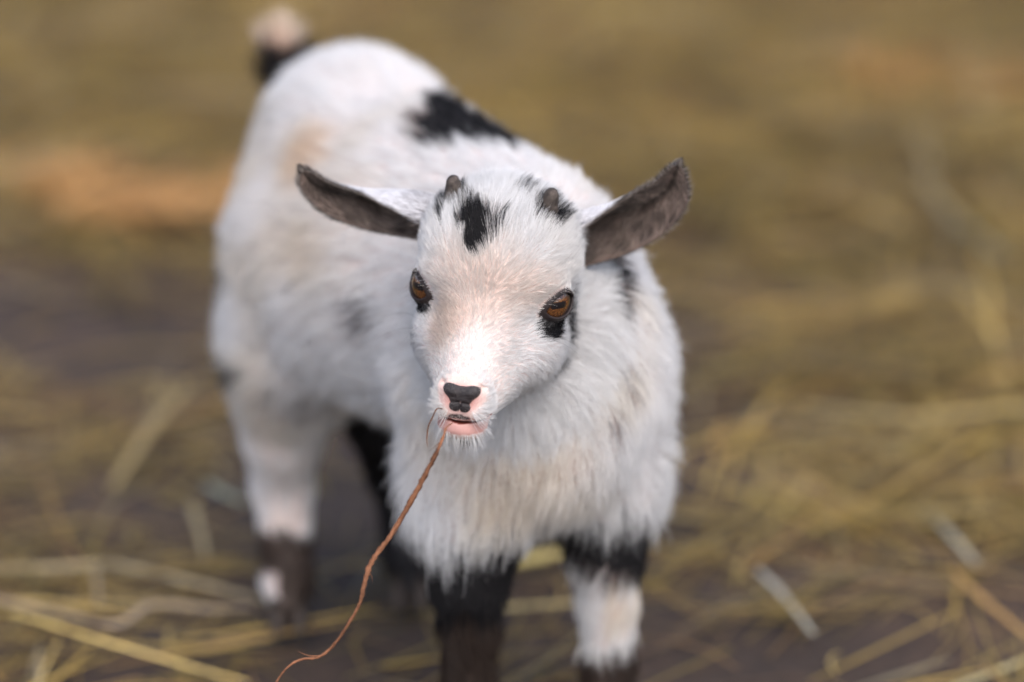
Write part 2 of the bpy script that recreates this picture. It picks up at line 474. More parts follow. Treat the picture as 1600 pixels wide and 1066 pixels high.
def coat(P, u=None):
    """coat colour at points P; u in 0..1 picks each hair's side of a ragged patch edge"""
    P = np.asarray(P, float)
    rgb = np.tile(WHITE, (len(P), 1))
    nz = vnoise(P, 0.9)[:, 0] * 0.6 + vnoise(P, 2.7)[:, 1] * 0.5
    q = to_head(P)
    onhead = (np.sqrt(((q - [0, 0, -1]) ** 2).sum(1)) < 7.4)
    b = patch_mix(rgb.copy(), P, nz, BODY_PATCHES, u, True)
    h = patch_mix(rgb.copy(), q, nz * 0.5, HEAD_PATCHES, u, True)
    rgb = np.where(onhead[:, None], h, b)
    st = ss(0.05, 0.7, vnoise(P, 0.33)[:, 2]) * np.where(onhead, 0.12, 0.38)
    rgb = np.where(rgb.mean(1, keepdims=True) > 0.5, rgb * (1 - st[:, None] * np.array([0.14, 0.24, 0.40])), rgb)
    x, y, z = P.T
    zz = z + nz * 1.1
    front = (y < 12.5); lf = front & (x > 2.6); rf = front & (x <= 2.6); rh = ~front & (x < -8.2); lh = ~front & (x >= -8.2) & (y > 21)
    rgb[rf & (zz < 13.3)] = BLACK; rgb[rf & (zz < 9.0)] = HAZE_BROWN
    rgb[lf & (zz < 13.2) & (zz > 10.5 - 0.5 * (x - 5.6))] = BLACK; rgb[lf & (zz < 5.7)] = HAZE_BROWN
    rgb[lf & (np.abs(zz - 8.6) < 1.0) & (x > 5.9)] = 0.5 * (CREAM + WHITE)
    rgb[rh & (zz < 5.5)] = HAZE_BROWN; rgb[rh & (zz < 2.9) & (zz > 1.4) & (x < -11.4)] = WHITE
    rgb[lh & (z < 15) & (zz < 12.5)] = BLACK
    t = (y > 32.8) & (x < -9.6)
    rgb[t & (z > 24.5) & (zz < 28.8)] = BLACK; rgb[t & (zz >= 28.8)] = np.array([0.82, 0.68, 0.55])
    return rgb

def lip_zone(q):
    """1 where the muzzle is bare pink skin"""
    dx, dy, dz = q.T
    nose = np.sqrt((dx / 1.12) ** 2 + ((dz + 3.12) / 0.82) ** 2) + 0.12 * vnoise(q, 3.0)[:, 0]
    up = np.clip(1.25 - np.abs(dx) * 0.62, 0, 1.2)
    lip = (np.abs(dx) < 1.5) & (dz > -5.05 + 0.16 * dx * dx) & (dz < mouth_height(dx) + 0.26)
    return (((nose < 1) | lip | ((np.abs(dx) < 0.55) & (dz < -3.6) & (dz > -4.6))) & (dy < -4.1)).astype(float)

# ------------------------------------------------------------------ the goat: body
goat = bpy.data.objects.new("goat_kid", None)
COL.objects.link(goat)
tag(goat, "white goat kid with black patches, looking up with a root in its mouth", "goat")

HQ = to_head(BV)
skin = coat(BV)
fair = skin.mean(1, keepdims=True) > 0.3
skin = np.where(fair, skin * np.array([0.74, 0.60, 0.56]), skin * 1.2)
lz = lip_zone(HQ)
pinkn = vnoise(BV, 3.0)[:, :1]
pk = np.sqrt((HQ[:, :1] / 1.06) ** 2 + ((HQ[:, 2:3] + 3.25) / 0.85) ** 2)
pk = np.where(HQ[:, 2:3] < -4.1, 0.62, pk)
pink = (np.array([0.43, 0.215, 0.19]) + (np.array([0.64, 0.46, 0.42]) - np.array([0.43, 0.215, 0.19])) * ss(0.45, 1.05, pk)) * (1 + 0.12 * pinkn)
skin = np.where(lz[:, None] > 0.5, pink, skin)
isl = (lz > 0.5) & (np.abs(HQ[:, 0]) < 1.4) & (np.abs(HQ[:, 2] - mouth_height(HQ[:, 0])) < 0.085)
skin[isl] = (0.16, 0.035, 0.025)
dk = (np.sqrt((HQ[:, 0] / 0.5) ** 2 + ((HQ[:, 2] + 4.16) / 0.13) ** 2) < 1) & (HQ[:, 1] < -4.6)
skin[dk] = (0.05, 0.035, 0.035)
lid = np.zeros(len(BV))
for c, a, t, u in EYES:
    dv, da, dr = almond(HQ.astype(np.float32), c, a, t, u)
    lid = np.maximum(lid, ss(0.27, 0.14, dv) * (da > 0) * (dr < 1.6))
skin = skin + (np.array([0.020, 0.014, 0.014]) - skin) * lid[:, None]
body = mesh_obj("body", BV, BQ, M_SKIN, goat)
set_tint(body, skin)

# ------------------------------------------------------------------ hair
def curves_obj(name, pts, rad, rgb, parent):
    """pts (n, m, 3) in cm, rad (n, m) in cm, rgb (n, 3)"""
    n, m, _ = pts.shape
    hc = bpy.data.hair_curves.new(name)
    hc.add_curves([m] * n)
    hc.attributes["position"].data.foreach_set("vector", (pts * CM).astype(np.float32).ravel())
    ra = hc.attributes.get("radius") or hc.attributes.new("radius", "FLOAT", "POINT")
    ra.data.foreach_set("value", (rad * CM).astype(np.float32).ravel())
    ca = hc.attributes.new("tint", "FLOAT_COLOR", "CURVE")
    c = np.ones((n, 4), np.float32); c[:, :3] = rgb
    ca.data.foreach_set("color", c.ravel())
    hc.materials.append(M_FUR)
    o = bpy.data.objects.new(name, hc)
    COL.objects.link(o)
    o.parent = parent
    return o

def roots_on(V, Q, VN, dens):
    T = np.concatenate([Q[:, [0, 1, 2]], Q[:, [0, 2, 3]]])
    ar = 0.5 * np.linalg.norm(np.cross(V[T[:, 1]] - V[T[:, 0]], V[T[:, 2]] - V[T[:, 0]]), axis=1)
    w = ar * dens[T].mean(1)
    n = int(w.sum())
    k = RNG.choice(len(T), n, p=w / w.sum())
    a, b = RNG.random(n), RNG.random(n)
    f = a + b > 1; a[f], b[f] = 1 - a[f], 1 - b[f]
    W = np.stack([1 - a - b, a, b], 1)
    return (V[T[k]] * W[..., None]).sum(1), nrm((VN[T[k]] * W[..., None]).sum(1))

def comb(R, Nn, L, flow, lift, m, clump, cell, frizz):
    n = len(R)
    fl = flow - Nn * (flow * Nn).sum(1, keepdims=True)
    fl = nrm(fl + 1e-4)
    nz = vnoise(R, 0.55) * 0.45 + vnoise(R, 1.7) * 0.35
    fl = nrm(fl + nz - Nn * (nz * Nn).sum(1, keepdims=True))
    lift = lift[:, None] * (1 + 0.35 * vnoise(R, 1.1)[:, :1])
    d0 = nrm(Nn * lift * 1.25 + fl * (1 - lift) + RNG.normal(0, frizz, (n, 3)))
    d1 = nrm(Nn * lift * 0.45 + fl + RNG.normal(0, frizz * 1.3, (n, 3)) + np.array([0, 0, -0.12]))
    ts = np.linspace(0, 1, m)
    P = np.stack([R + L[:, None] * (d0 * (t - t * t / 2) + d1 * (t * t / 2)) * 1.0 for t in ts], 1)
    for cl, ce in zip(clump, cell):
        cid = np.floor((R + vnoise(R, 1.3 / ce) * ce * 0.7) / ce).astype(np.int64)
        _, inv = np.unique((cid[:, 0] * 7919 + cid[:, 1]) * 104729 + cid[:, 2], return_inverse=True)
        cnt = np.bincount(inv).astype(float)
        for k, t in enumerate(ts):
            if k:
                mean = np.stack([np.bincount(inv, P[:, k, j]) / cnt for j in range(3)], 1)[inv]
                P[:, k] += (mean - P[:, k]) * cl * t ** 1.2
    return P

def taper(n, m, r0):
    t = np.linspace(0, 1, m)
    return (np.asarray(r0).reshape(-1, 1) if np.ndim(r0) else r0) * np.ones((n, 1)) * (1 - 0.85 * t ** 1.5)[None]

wh = 1 - ss(5.2, 8.6, np.sqrt(((HQ - [0, 0.4, -1.0]) ** 2).sum(1)))                 # 1 on the head
bare = np.zeros(len(BV))
for c, a, t, u in EYES:
    dv, da, dr = almond(HQ.astype(np.float32), c, a, t, u)
    bare = np.maximum(bare, ((dv < 0.13) & (da > 0) & (dr < 1.7)).astype(float))
for hx in (-2.25, 2.1):
    bare = np.maximum(bare, (((HQ[:, 0] - hx) ** 2 + (HQ[:, 1] - 1.35) ** 2 < 0.34 ** 2) & (HQ[:, 2] > 2)).astype(float))
bare = np.maximum(bare, lz)
bare = np.maximum(bare, (BV[:, 2] < 1.0).astype(float))

def region(P):
    q = to_head(P)
    w = 1 - ss(5.2, 8.6, np.sqrt(((q - [0, 0.4, -1.0]) ** 2).sum(1)))
    return q, w

def fur_fields(P, Nn):
    q, w = region(P)
    x, y, z = P.T
    n = len(P)
    # length
    muz = ss(-1.0, -5.0, q[:, 1])
    face = 0.55 - 0.38 * muz + 0.55 * ss(1.2, 3.8, q[:, 2]) + 0.5 * ss(0.0, 3.0, q[:, 1]) + 0.25 * ss(-2.5, -4.5, q[:, 2]) * (1 - muz)
    bod = 1.5 + 0.55 * ss(19, 14.5, z) * (y < 13) - 0.75 * ss(13.5, 10.5, z) - 0.3 * ss(8, 5, z) + 0.25 * ss(26, 22, z)
    tail = (y > 33) & (z > 26.5)
    bod = np.where(tail, 1.9, bod)
    lipd = np.exp(-((q[:, 2] - mouth_height(q[:, 0])) / 0.7) ** 2) * ss(-3.4, -4.6, q[:, 1])
    face = face * (1 - 0.7 * lipd) * (1 - 0.6 * ss(-4.5, -5.0, q[:, 2]) * muz)
    L = face * w + bod * (1 - w)
    L *= 0.72 + 0.5 * RNG.random(n) + 0.45 * (RNG.random(n) < 0.06)
    # flow
    fh = np.stack([0.12 * np.sign(q[:, 0]) * ss(0.2, 1.2, np.abs(q[:, 0])), np.ones(n), 0.25 - 0.9 * ss(-0.5, -3.0, q[:, 2]) * (1 - muz)], 1) @ HR.T
    # round the mouth the hair runs up the upper lip and down the chin; round the eyes it runs away from the lids
    wm = ss(-3.4, -4.5, q[:, 1])[:, None]
    mouth = np.where((q[:, 2] > mouth_height(q[:, 0]))[:, None], np.stack([0.2 * np.sign(q[:, 0]), np.full(n, 1.0), np.full(n, 0.7)], 1), np.array([0, 1.0, -0.6])) @ HR.T
    fh = fh * (1 - wm) + mouth * wm
    for c, a, t, u in EYES:
        dv, da, dr = almond(q.astype(np.float32), c, a, t, u)
        we = np.where((da > 0) & (dr < 2.4), np.exp(-(np.maximum(dv, 0) / 0.45) ** 2), 0)
        away = nrm((q - c) - ((q - c) @ a)[:, None] * a) @ HR.T
        fh = fh * (1 - we)[:, None] + away * we[:, None] * 1.2
        L = L * (1 - 0.55 * we * w)
    back = np.array([-0.40, 0.90, 0.0])
    chest = ss(9.0, 4.0, y)
    leg = ss(15.5, 12.0, z)
    fb = back * (1 - np.maximum(chest * 0.9, leg))[:, None] + np.array([0, 0, -1.0]) * (0.55 + 0.6 * chest + 0.6 * leg)[:, None]
    fb[tail] = (0.0, -0.1, 1.0)
    fl = fh * w[:, None] + fb * (1 - w)[:, None]
    # lift
    lh = 0.24 + 0.24 * ss(1.5, 3.8, q[:, 2]) + 0.10 * ss(0.5, 3.5, q[:, 1])
    lb = 0.36 - 0.12 * leg + 0.0 * x
    lb[tail] = 0.5
    return L, fl, lh * w + lb * (1 - w), w

def grow_body():
    face = ss(0.25, 0.6, wh)
    dens = (1 - bare) * (52 + 110 * ss(0.02, 0.4, wh)) * (1 - face)
    R, Nn = roots_on(BV, BQ, BN, dens)
    L, fl, lift, w = fur_fields(R, Nn)
    P = comb(R, Nn, L, fl, lift, 5, (0.55, 0.28), (0.26, 0.9), 0.18)
    u = RNG.random(len(R))
    rgb = coat(R, u)
    rgb = rgb * (0.86 + 0.18 * RNG.random((len(R), 1))) * (1 + 0.10 * vnoise(R, 3.5)[:, :1])
    curves_obj("fur", P, taper(len(R), 5, 0.014 - 0.006 * ss(0.0, 0.5, w)), np.clip(rgb, 0, 0.93), body)
    n1 = len(R)
    dens = (1 - bare) * face * 430
    R, Nn = roots_on(BV, BQ, BN, dens)
    L, fl, lift, w = fur_fields(R, Nn)
    P = comb(R, Nn, L, fl, lift, 4, (0.75, 0.35), (0.10, 0.40), 0.13)
    rgb = coat(R, RNG.random(len(R)))
    rgb = rgb * (0.80 + 0.24 * RNG.random((len(R), 1))) * (1 + 0.16 * vnoise(R, 9.0)[:, :1])
    curves_obj("face_fur", P, taper(len(R), 4, 0.0058), np.clip(rgb, 0, 0.93), body)
    # peach fuzz on the pink muzzle
    near_edge = ss(0.55, 1.0, np.sqrt((HQ[:, 0] / 1.06) ** 2 + ((HQ[:, 2] + 3.12) / 0.78) ** 2))
    R2, N2 = roots_on(BV, BQ, BN, lz * (80 + 260 * near_edge) * (HQ[:, 2] > mouth_height(HQ[:, 0]) + 0.12))
    q = to_head(R2)
    L2 = 0.09 + 0.10 * RNG.random(len(R2))
    P2 = comb(R2, N2, L2, np.tile(np.array([0, 0.6, 0.6]) @ HR.T, (len(R2), 1)), np.full(len(R2), 0.3), 3, (0.2,), (0.2,), 0.2)
    curves_obj("muzzle_fuzz", P2, taper(len(R2), 3, 0.004), np.tile([0.85, 0.78, 0.74], (len(R2), 1)), body)
    print("hairs", n1, len(R), len(R2))
grow_body()

def strand_set(name, roots, dirs, lens, sag, rad, rgb, parent, m=7):
    ts = np.linspace(0, 1, m)
    roots, dirs = np.array(roots), nrm(np.array(dirs)); lens = np.array(lens)
    P = np.stack([roots + lens[:, None] * (dirs * t + np.array(sag) * t * t) for t in ts], 1)
    return curves_obj(name, P, taper(len(roots), m, rad), np.array(rgb), parent)

# ------------------------------------------------------------------ eyes
def uv_sphere(nu=48, nv=32):
    V = [(0, 0, 1.0)]
    for i in range(1, nv):
        a = math.pi * i / nv
        V += [(math.sin(a) * math.cos(2 * math.pi * j / nu), math.sin(a) * math.sin(2 * math.pi * j / nu), math.cos(a)) for j in range(nu)]
    V.append((0, 0, -1.0))
    Fc = [(0, 1 + j, 1 + (j + 1) % nu) for j in range(nu)]
    for i in range(nv - 2):
        b = 1 + i * nu
        Fc += [(b + j, b + nu + j, b + nu + (j + 1) % nu, b + (j + 1) % nu) for j in range(nu)]
    b = 1 + (nv - 2) * nu
    Fc += [(b + j, len(V) - 1, b + (j + 1) % nu) for j in range(nu)]
    return V, Fc
SV, SF = uv_sphere()
for (c, a, t, u), s in zip(EYES, (-1, 1)):
    gaze = nrm(a + np.array([-s * 0.10, -0.25, -0.02]))
    gw = nrm(HR @ gaze)
    xw = nrm(np.cross([0, 0, 1.0], gw)); yw = np.cross(gw, xw)
    e = mesh_obj("eye", SV, SF, M_EYE, goat, scale=1.0)
    Mx = Matrix(np.column_stack([xw, yw, gw]).tolist()).to_4x4()
    e.matrix_world = Matrix.Translation(Vector(to_world(c) * CM)) @ Mx @ Matrix.Scale(EYE_R * CM, 4)
    # lashes along the upper lid, white and dark
    ro, di, le, co = [], [], [], []
    for k in range(22):
        f = -0.85 + 1.6 * k / 21
        L_, H_ = 0.95, 0.61; Rr = (L_ ** 2 + H_ ** 2) / (2 * H_)
        yy = math.sqrt(max(Rr ** 2 - f * f, 0)) - (Rr - H_)
        p2 = t * f + u * (yy + 0.03)
        h = math.sqrt(max((EYE_R + 0.12) ** 2 - p2 @ p2, 0.01))
        p = c + p2 + a * h
        ro.append(to_world(p)); di.append(HR @ (a * 1.0 + u * RNG.normal(-0.05, 0.2) - t * (f * 0.1 + 0.25)))
        le.append(0.32 + 0.2 * RNG.random()); co.append(BLACK * 2 if RNG.random() < 0.5 else np.array([0.8, 0.76, 0.72]))
    for k in range(16):
        f = -0.7 + 1.4 * k / 15
        yy = -(math.sqrt(max(Rr ** 2 - f * f, 0)) - (Rr - H_))
        p2 = t * f + u * (yy - 0.06); p = c + p2 + a * math.sqrt(max((EYE_R + 0.12) ** 2 - p2 @ p2, 0.01))
        ro.append(to_world(p)); di.append(HR @ (a + u * RNG.normal(-0.9, 0.2) - t * 0.2)); le.append(0.28 + 0.2 * RNG.random()); co.append(BLACK * 2)
    o = strand_set("eyelash", ro, di, le, np.array([0, 0, -0.15]), 0.0042, co, goat)

# long feelers round eyes, lips and chin
ro, di, le, co = [], [], [], []
tri = np.random.default_rng(5)
cand = np.nonzero((wh > 0.9) & (bare < 0.5) & (HQ[:, 1] < 0.4))[0]
chin = cand[(HQ[cand, 2] < -4.6) & (HQ[cand, 1] < -2.5)]
lipv = cand[(HQ[cand, 1] < -3.2) & (HQ[cand, 2] > -4.6) & (np.abs(HQ[cand, 0]) > 0.9)]
eyv = cand[(np.abs(HQ[cand, 0]) > 2.6) & (np.abs(HQ[cand, 2] + 1.7) < 0.5)]
for grp, n, ln, col in ((chin, 10, 1.1, (0.85, 0.82, 0.8)), (lipv, 7, 0.7, (0.85, 0.82, 0.8)), (eyv, 7, 2.0, (0.03, 0.025, 0.025))):
    for i in tri.choice(grp, n):
        ro.append(BV[i]); di.append(BN[i] + tri.normal(0, 0.3, 3)); le.append(ln * (0.6 + 0.6 * tri.random())); co.append(col)
strand_set("whisker", ro, di, le, np.array([0, 0.05, -0.4]), 0.0032, co, goat)

# ------------------------------------------------------------------ nose leather: a raised plate that follows the muzzle
def nose_sdf(W):
    q = to_head(W)
    x, z = q[:, 0], q[:, 2]
    ax = np.abs(x)
    def el(cx, cz, rx, rz, ang=0.0):
        ca, sa = math.cos(ang), math.sin(ang)
        u_ = (ax - cx) * ca + (z - cz) * sa; v_ = -(ax - cx) * sa + (z - cz) * ca
        k = np.sqrt((u_ / rx) ** 2 + (v_ / rz) ** 2)
        return (k - 1) * min(rx, rz)
    d = smin(el(0.44, -2.93, 0.44, 0.32, 0.25), el(0.0, -2.99, 0.62, 0.32), 0.10)
    d = smin(d, el(0.0, -3.30, 0.52, 0.36), 0.16)
    d = smin(d, el(0.18, -3.62, 0.33, 0.28), 0.10)
    h = head_sdf(q.astype(np.float32))
    groove = 0.03 * np.exp(-((z + 3.42 + 0.10 * ax) / 0.05) ** 2) * (ax < 0.5) + 0.04 * np.exp(-(x / 0.035) ** 2) * (z < -3.35)
    puff = 0.03 * np.clip(-d / 0.25, 0, 1) + 0.03 * np.exp(-((ax - 0.45) / 0.25) ** 2 - ((z + 2.98) / 0.2) ** 2)
    return np.maximum(smax(d, h - 0.03 - puff + groove, 0.08), -(h + 0.25))
nc = to_world((0, -5.85, -3.3))
gx, gy, gz = (np.arange(nc[k] - 1.3, nc[k] + 1.3, 0.035) for k in range(3))
NV, NQ = surface_nets(sparse_field(nose_sdf, gx, gy, gz, margin=0.3), gx, gy, gz)
nose = mesh_obj("nose", NV, NQ, M_NOSE, goat)
set_tint(nose, np.array([0.018, 0.013, 0.014]) * (1 + 0.35 * vnoise(NV, 4.0)[:, :1]))
tag(nose, "dark slate nose leather on the pink muzzle")

# ------------------------------------------------------------------ horn buds
for hx, lean in ((-2.25, -0.12), (2.1, 0.10)):
    base = np.array([hx, 1.35, 3.5]); ax = nrm(np.array([lean, 0.02, 1.0]))
    e1 = nrm(np.cross(ax, [0, 1, 0])); e2 = np.cross(ax, e1)
    V, Fc = [], []
    prof = [(-0.5, 0.46), (0.1, 0.45), (0.3, 0.43), (0.5, 0.43), (0.68, 0.39), (0.86, 0.39), (1.06, 0.36), (1.24, 0.33), (1.36, 0.26), (1.44, 0.16), (1.48, 0.05)]
    ns = 20
    for i, (h, r) in enumerate(prof):
        for j in range(ns):
            an = 2 * math.pi * j / ns
            rr = r * (1 + 0.06 * math.sin(2 * an + i * 0.6) + 0.05 * math.sin(5 * an + i * 1.7) + 0.03 * math.sin(i * 2.2))
            V.append(to_world(base + ax * h + e1 * rr * math.cos(an) + e2 * rr * 1.15 * math.sin(an)))
    for i in range(len(prof) - 1):
        Fc += [(i * ns + j, i * ns + (j + 1) % ns, (i + 1) * ns + (j + 1) % ns, (i + 1) * ns + j) for j in range(ns)]
    Fc.append(tuple(range((len(prof) - 1) * ns, len(prof) * ns)))
    hb = mesh_obj("horn_bud", V, Fc, M_HORN, goat)
    set_tint(hb, np.array([0.062, 0.050, 0.043]) * (1 + 0.6 * vnoise(np.array(V), 5.0)[:, :1]))

# ------------------------------------------------------------------ ears
def catmull(P, n):
    P = np.asarray(P, float)
    Q = np.vstack([2 * P[0] - P[1], P, 2 * P[-1] - P[-2]])
    out = []
    for t in np.linspace(0, len(P) - 1, n):
        i = min(int(t), len(P) - 2); f = t - i
        a, b, c, d = Q[i:i + 4]
        out.append(0.5 * (2 * b + (c - a) * f + (2 * a - 5 * b + 4 * c - d) * f * f + (3 * b - a - 3 * c + d) * f ** 3))
    return np.array(out)

def make_ear(center, half, nopen, arc, side):
    nu, nv = 44, 26
    Cn = catmull(center, nu); Hw = np.maximum(catmull(np.array(half)[:, None], nu)[:, 0], 0.03)
    eu = np.linspace(0, 1, nu); Hw = Hw * np.sqrt(np.clip(1 - (np.clip(eu - 0.80, 0, 1) / 0.2) ** 2, 0.004, 1))
    No = nrm(catmull(nopen, nu)); Ar = catmull(np.array(arc)[:, None], nu)[:, 0]
    T = nrm(np.gradient(Cn, axis=0))
    No = nrm(No - T * (No * T).sum(1, keepdims=True))
    B = np.cross(T, No); B *= np.sign(B[:, 2].mean())
    ph = np.linspace(-1, 1, nv)
    G = np.zeros((nu, nv, 3))
    for i in range(nu):
        am = Ar[i]; rho = Hw[i] / math.sin(min(am, math.pi / 2))
        for j in range(nv):
            p = ph[j] * am
            G[i, j] = Cn[i] + B[i] * rho * math.sin(p) + No[i] * rho * (math.cos(am) - math.cos(p))
            G[i, j] += No[i] * 0.05 * math.sin(9 * ph[j]) * math.sin(3.1 * i / nu) * (1 - ph[j] ** 2)       # ribs inside the cup
    gu = np.gradient(G, axis=0); gv = np.gradient(G, axis=1)
    Gn = nrm(np.cross(gu, gv))
    Gn *= np.sign((Gn * No[:, None]).sum(-1).mean())
    th = 0.14 * (1 - 0.6 * np.abs(ph)[None, :, None] ** 4)
    O = G - Gn * th
    V = np.concatenate([G.reshape(-1, 3), O.reshape(-1, 3)])
    k = nu * nv
    Fi = [(i * nv + j, (i + 1) * nv + j, (i + 1) * nv + j + 1, i * nv + j + 1) for i in range(nu - 1) for j in range(nv - 1)]
    n0 = np.cross(V[Fi[200][1]] - V[Fi[200][0]], V[Fi[200][3]] - V[Fi[200][0]])
    if n0 @ Gn.reshape(-1, 3)[Fi[200][0]] < 0: Fi = [f[::-1] for f in Fi]
    Fo = [tuple(v + k for v in f[::-1]) for f in Fi]
    rim = []
    edge = [i * nv for i in range(nu)] + [(nu - 1) * nv + j for j in range(1, nv)] + [i * nv + nv - 1 for i in range(nu - 2, -1, -1)]
    for p, q in zip(edge, edge[1:]): rim.append((p, q, q + k, p + k))
    uu = np.repeat(np.linspace(0, 1, nu), nv); vv = np.tile(ph, nu)
    nz = vnoise(V[:k], 2.0)[:, 0]
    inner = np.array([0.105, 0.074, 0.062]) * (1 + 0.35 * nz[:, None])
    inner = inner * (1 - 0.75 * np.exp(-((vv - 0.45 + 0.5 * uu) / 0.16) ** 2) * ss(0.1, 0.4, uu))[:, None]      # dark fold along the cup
    dark = ss(0.30, 0.85, uu + 0.35 * (1 - vv) * 0.5 + 0.18 * nz - 0.25 * (vv > 0) + 0.6 * ss(0.75, 1.0, np.abs(vv)) * ss(0.15, 0.5, uu))
    outer = np.array([0.70, 0.70, 0.72]) * (1 - dark[:, None]) + np.array([0.022, 0.020, 0.022]) * dark[:, None]
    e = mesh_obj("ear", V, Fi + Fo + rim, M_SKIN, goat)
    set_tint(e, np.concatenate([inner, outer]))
    tdir = np.repeat(T, nv, 0)
    VNi, VNo = Gn.reshape(-1, 3), -Gn.reshape(-1, 3)
    # short velvet outside
    Qi = np.array(Fi); Qo = np.array(Fi)
    R, Nn = roots_on(V[k:], Qo, VNo, np.full(k, 520.0))
    def near(R, A): # nearest grid vertex attributes through a coarse search
        from mathutils.kdtree import KDTree
        kd = KDTree(len(A))
        for i, a in enumerate(A): kd.insert(a, i)
        kd.balance()
        return np.array([kd.find(r)[1] for r in R])
    ix = near(R, V[k:])
    flow = tdir[ix]
    P = comb(R, Nn, 0.32 + 0.15 * RNG.random(len(R)), flow, np.full(len(R), 0.22), 4, (0.5,), (0.12,), 0.12)
    pr = RNG.random(len(R)) < dark[ix]
    rgb = np.where(pr[:, None], np.array([0.025, 0.022, 0.024]), np.array([0.80, 0.80, 0.82]))
    rgb = np.where((RNG.random(len(R)) < 0.05 + 0.4 * ss(0.35, 0.0, uu[ix]))[:, None], GREY * 1.3, rgb)
    curves_obj("ear_fur", P, taper(len(R), 4, 0.0055), rgb, e)
    # longer soft hair lying along the inside, pale at the mouth of the ear
    R, Nn = roots_on(V[:k], Qi, VNi, np.where(np.abs(vv) < 0.97, 260.0, 120.0))
    ix = near(R, V[:k])
    bdir = np.repeat(B, nv, 0)[ix]
    flow = tdir[ix] * 0.8 - bdir * 0.55 * np.sign(0.2 - vv[ix])[:, None] * -1
    ln = (0.30 + 0.75 * RNG.random(len(R)) ** 1.5) * (1.25 - 0.75 * uu[ix])
    P = comb(R, Nn, ln, flow, np.full(len(R), 0.16), 5, (0.7, 0.4), (0.12, 0.4), 0.16)
    tone = (0.065 + 0.42 * RNG.random((len(R), 1)) ** 2.5) * (0.55 + 0.9 * ss(-0.5, 0.5, vnoise(R, 1.6)[:, :1]))
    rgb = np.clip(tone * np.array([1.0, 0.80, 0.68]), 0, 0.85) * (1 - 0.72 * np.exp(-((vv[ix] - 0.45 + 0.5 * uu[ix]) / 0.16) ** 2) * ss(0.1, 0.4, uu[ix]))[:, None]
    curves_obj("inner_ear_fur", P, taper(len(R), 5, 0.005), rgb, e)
    # fringe round the rim
    R = np.concatenate([G[:, 0], G[-1, :], G[:, -1]]); ri = RNG.integers(0, len(R), 2600)
    du = np.concatenate([-B, np.tile(T[-1], (nv, 1)), B])[ri]
    tt = np.concatenate([T, np.tile(T[-1], (nv, 1)), T])[ri]
    strand_set("rim_fur", R[ri] + RNG.normal(0, 0.03, (2600, 3)), du + 1.1 * tt + RNG.normal(0, 0.25, (2600, 3)), 0.14 + 0.22 * RNG.random(2600), (0, 0, 0), 0.004,
               np.where((RNG.random(2600) < 0.5)[:, None], np.array([0.05, 0.04, 0.035]), np.array([0.40, 0.35, 0.31])), e, m=4)
    return e, G, T

earA, GA, _ = make_ear([(-2.5, 3.0, 28.55), (-4.2, 3.5, 28.98), (-5.7, 3.9, 29.36), (-7.2, 4.1, 29.92), (-8.09, 4.2, 30.55), (-8.62, 4.3, 31.28)],
         [1.15, 1.25, 1.12, 0.85, 0.58, 0.36],
         [(-0.15, -0.62, -0.78), (-0.1, -0.72, -0.70), (0, -0.85, -0.52), (0.0, -0.93, -0.35), (0, -0.96, -0.25), (0, -1, -0.2)],
         [2.1, 1.75, 1.35, 1.0, 0.8, 0.6], -1)
earB, GB, _ = make_ear([(3.3, 2.6, 27.5), (5.0, 3.2, 28.1), (6.45, 3.6, 28.72), (7.68, 3.9, 29.42), (8.5, 4.0, 30.25), (8.95, 4.1, 31.65)],
         [1.5, 1.55, 1.46, 1.28, 0.98, 0.52],
         [(0.15, -0.70, -0.70), (0.1, -0.82, -0.55), (0, -0.92, -0.38), (0.0, -0.97, -0.22), (0, -1, -0.15), (0, -1, -0.1)],
         [1.9, 1.5, 1.15, 0.9, 0.75, 0.6], 1)

# ------------------------------------------------------------------ cloven hooves
for joints in LEGS.values():
    tip = np.array(joints[-1][0]); V, Fc = [], []
    for side in (-1, 1):
        prof = [(1.9, 0.50, 0.62, 0.25), (1.2, 0.60, 0.82, 0.0), (0.55, 0.64, 0.98, -0.15), (0.05, 0.66, 1.12, -0.30), (0.0, 0.58, 1.02, -0.30)]
        b0 = len(V); ns = 14
        for h, rx, ry, oy in prof:
            for j in range(ns):
                an = 2 * math.pi * j / ns
                cx, sx = math.cos(an), math.sin(an)
                wx = rx * (0.78 if sx < 0 and abs(sx) > 0.5 else 1.0)
                V.append((tip[0] + side * 0.56 + wx * 0.85 * cx, tip[1] - 0.3 + oy + ry * sx, h))
        for i in range(len(prof) - 1):
            Fc += [(b0 + i * ns + j, b0 + i * ns + (j + 1) % ns, b0 + (i + 1) * ns + (j + 1) % ns, b0 + (i + 1) * ns + j) for j in range(ns)]
        Fc.append(tuple(b0 + j for j in range(ns))); Fc.append(tuple(b0 + (len(prof) - 1) * ns + j for j in reversed(range(ns))))
    hf = mesh_obj("hoof", V, [f[::-1] for f in Fc], M_HOOF, goat)
    set_tint(hf, np.tile([0.045, 0.034, 0.028], (len(V), 1)))

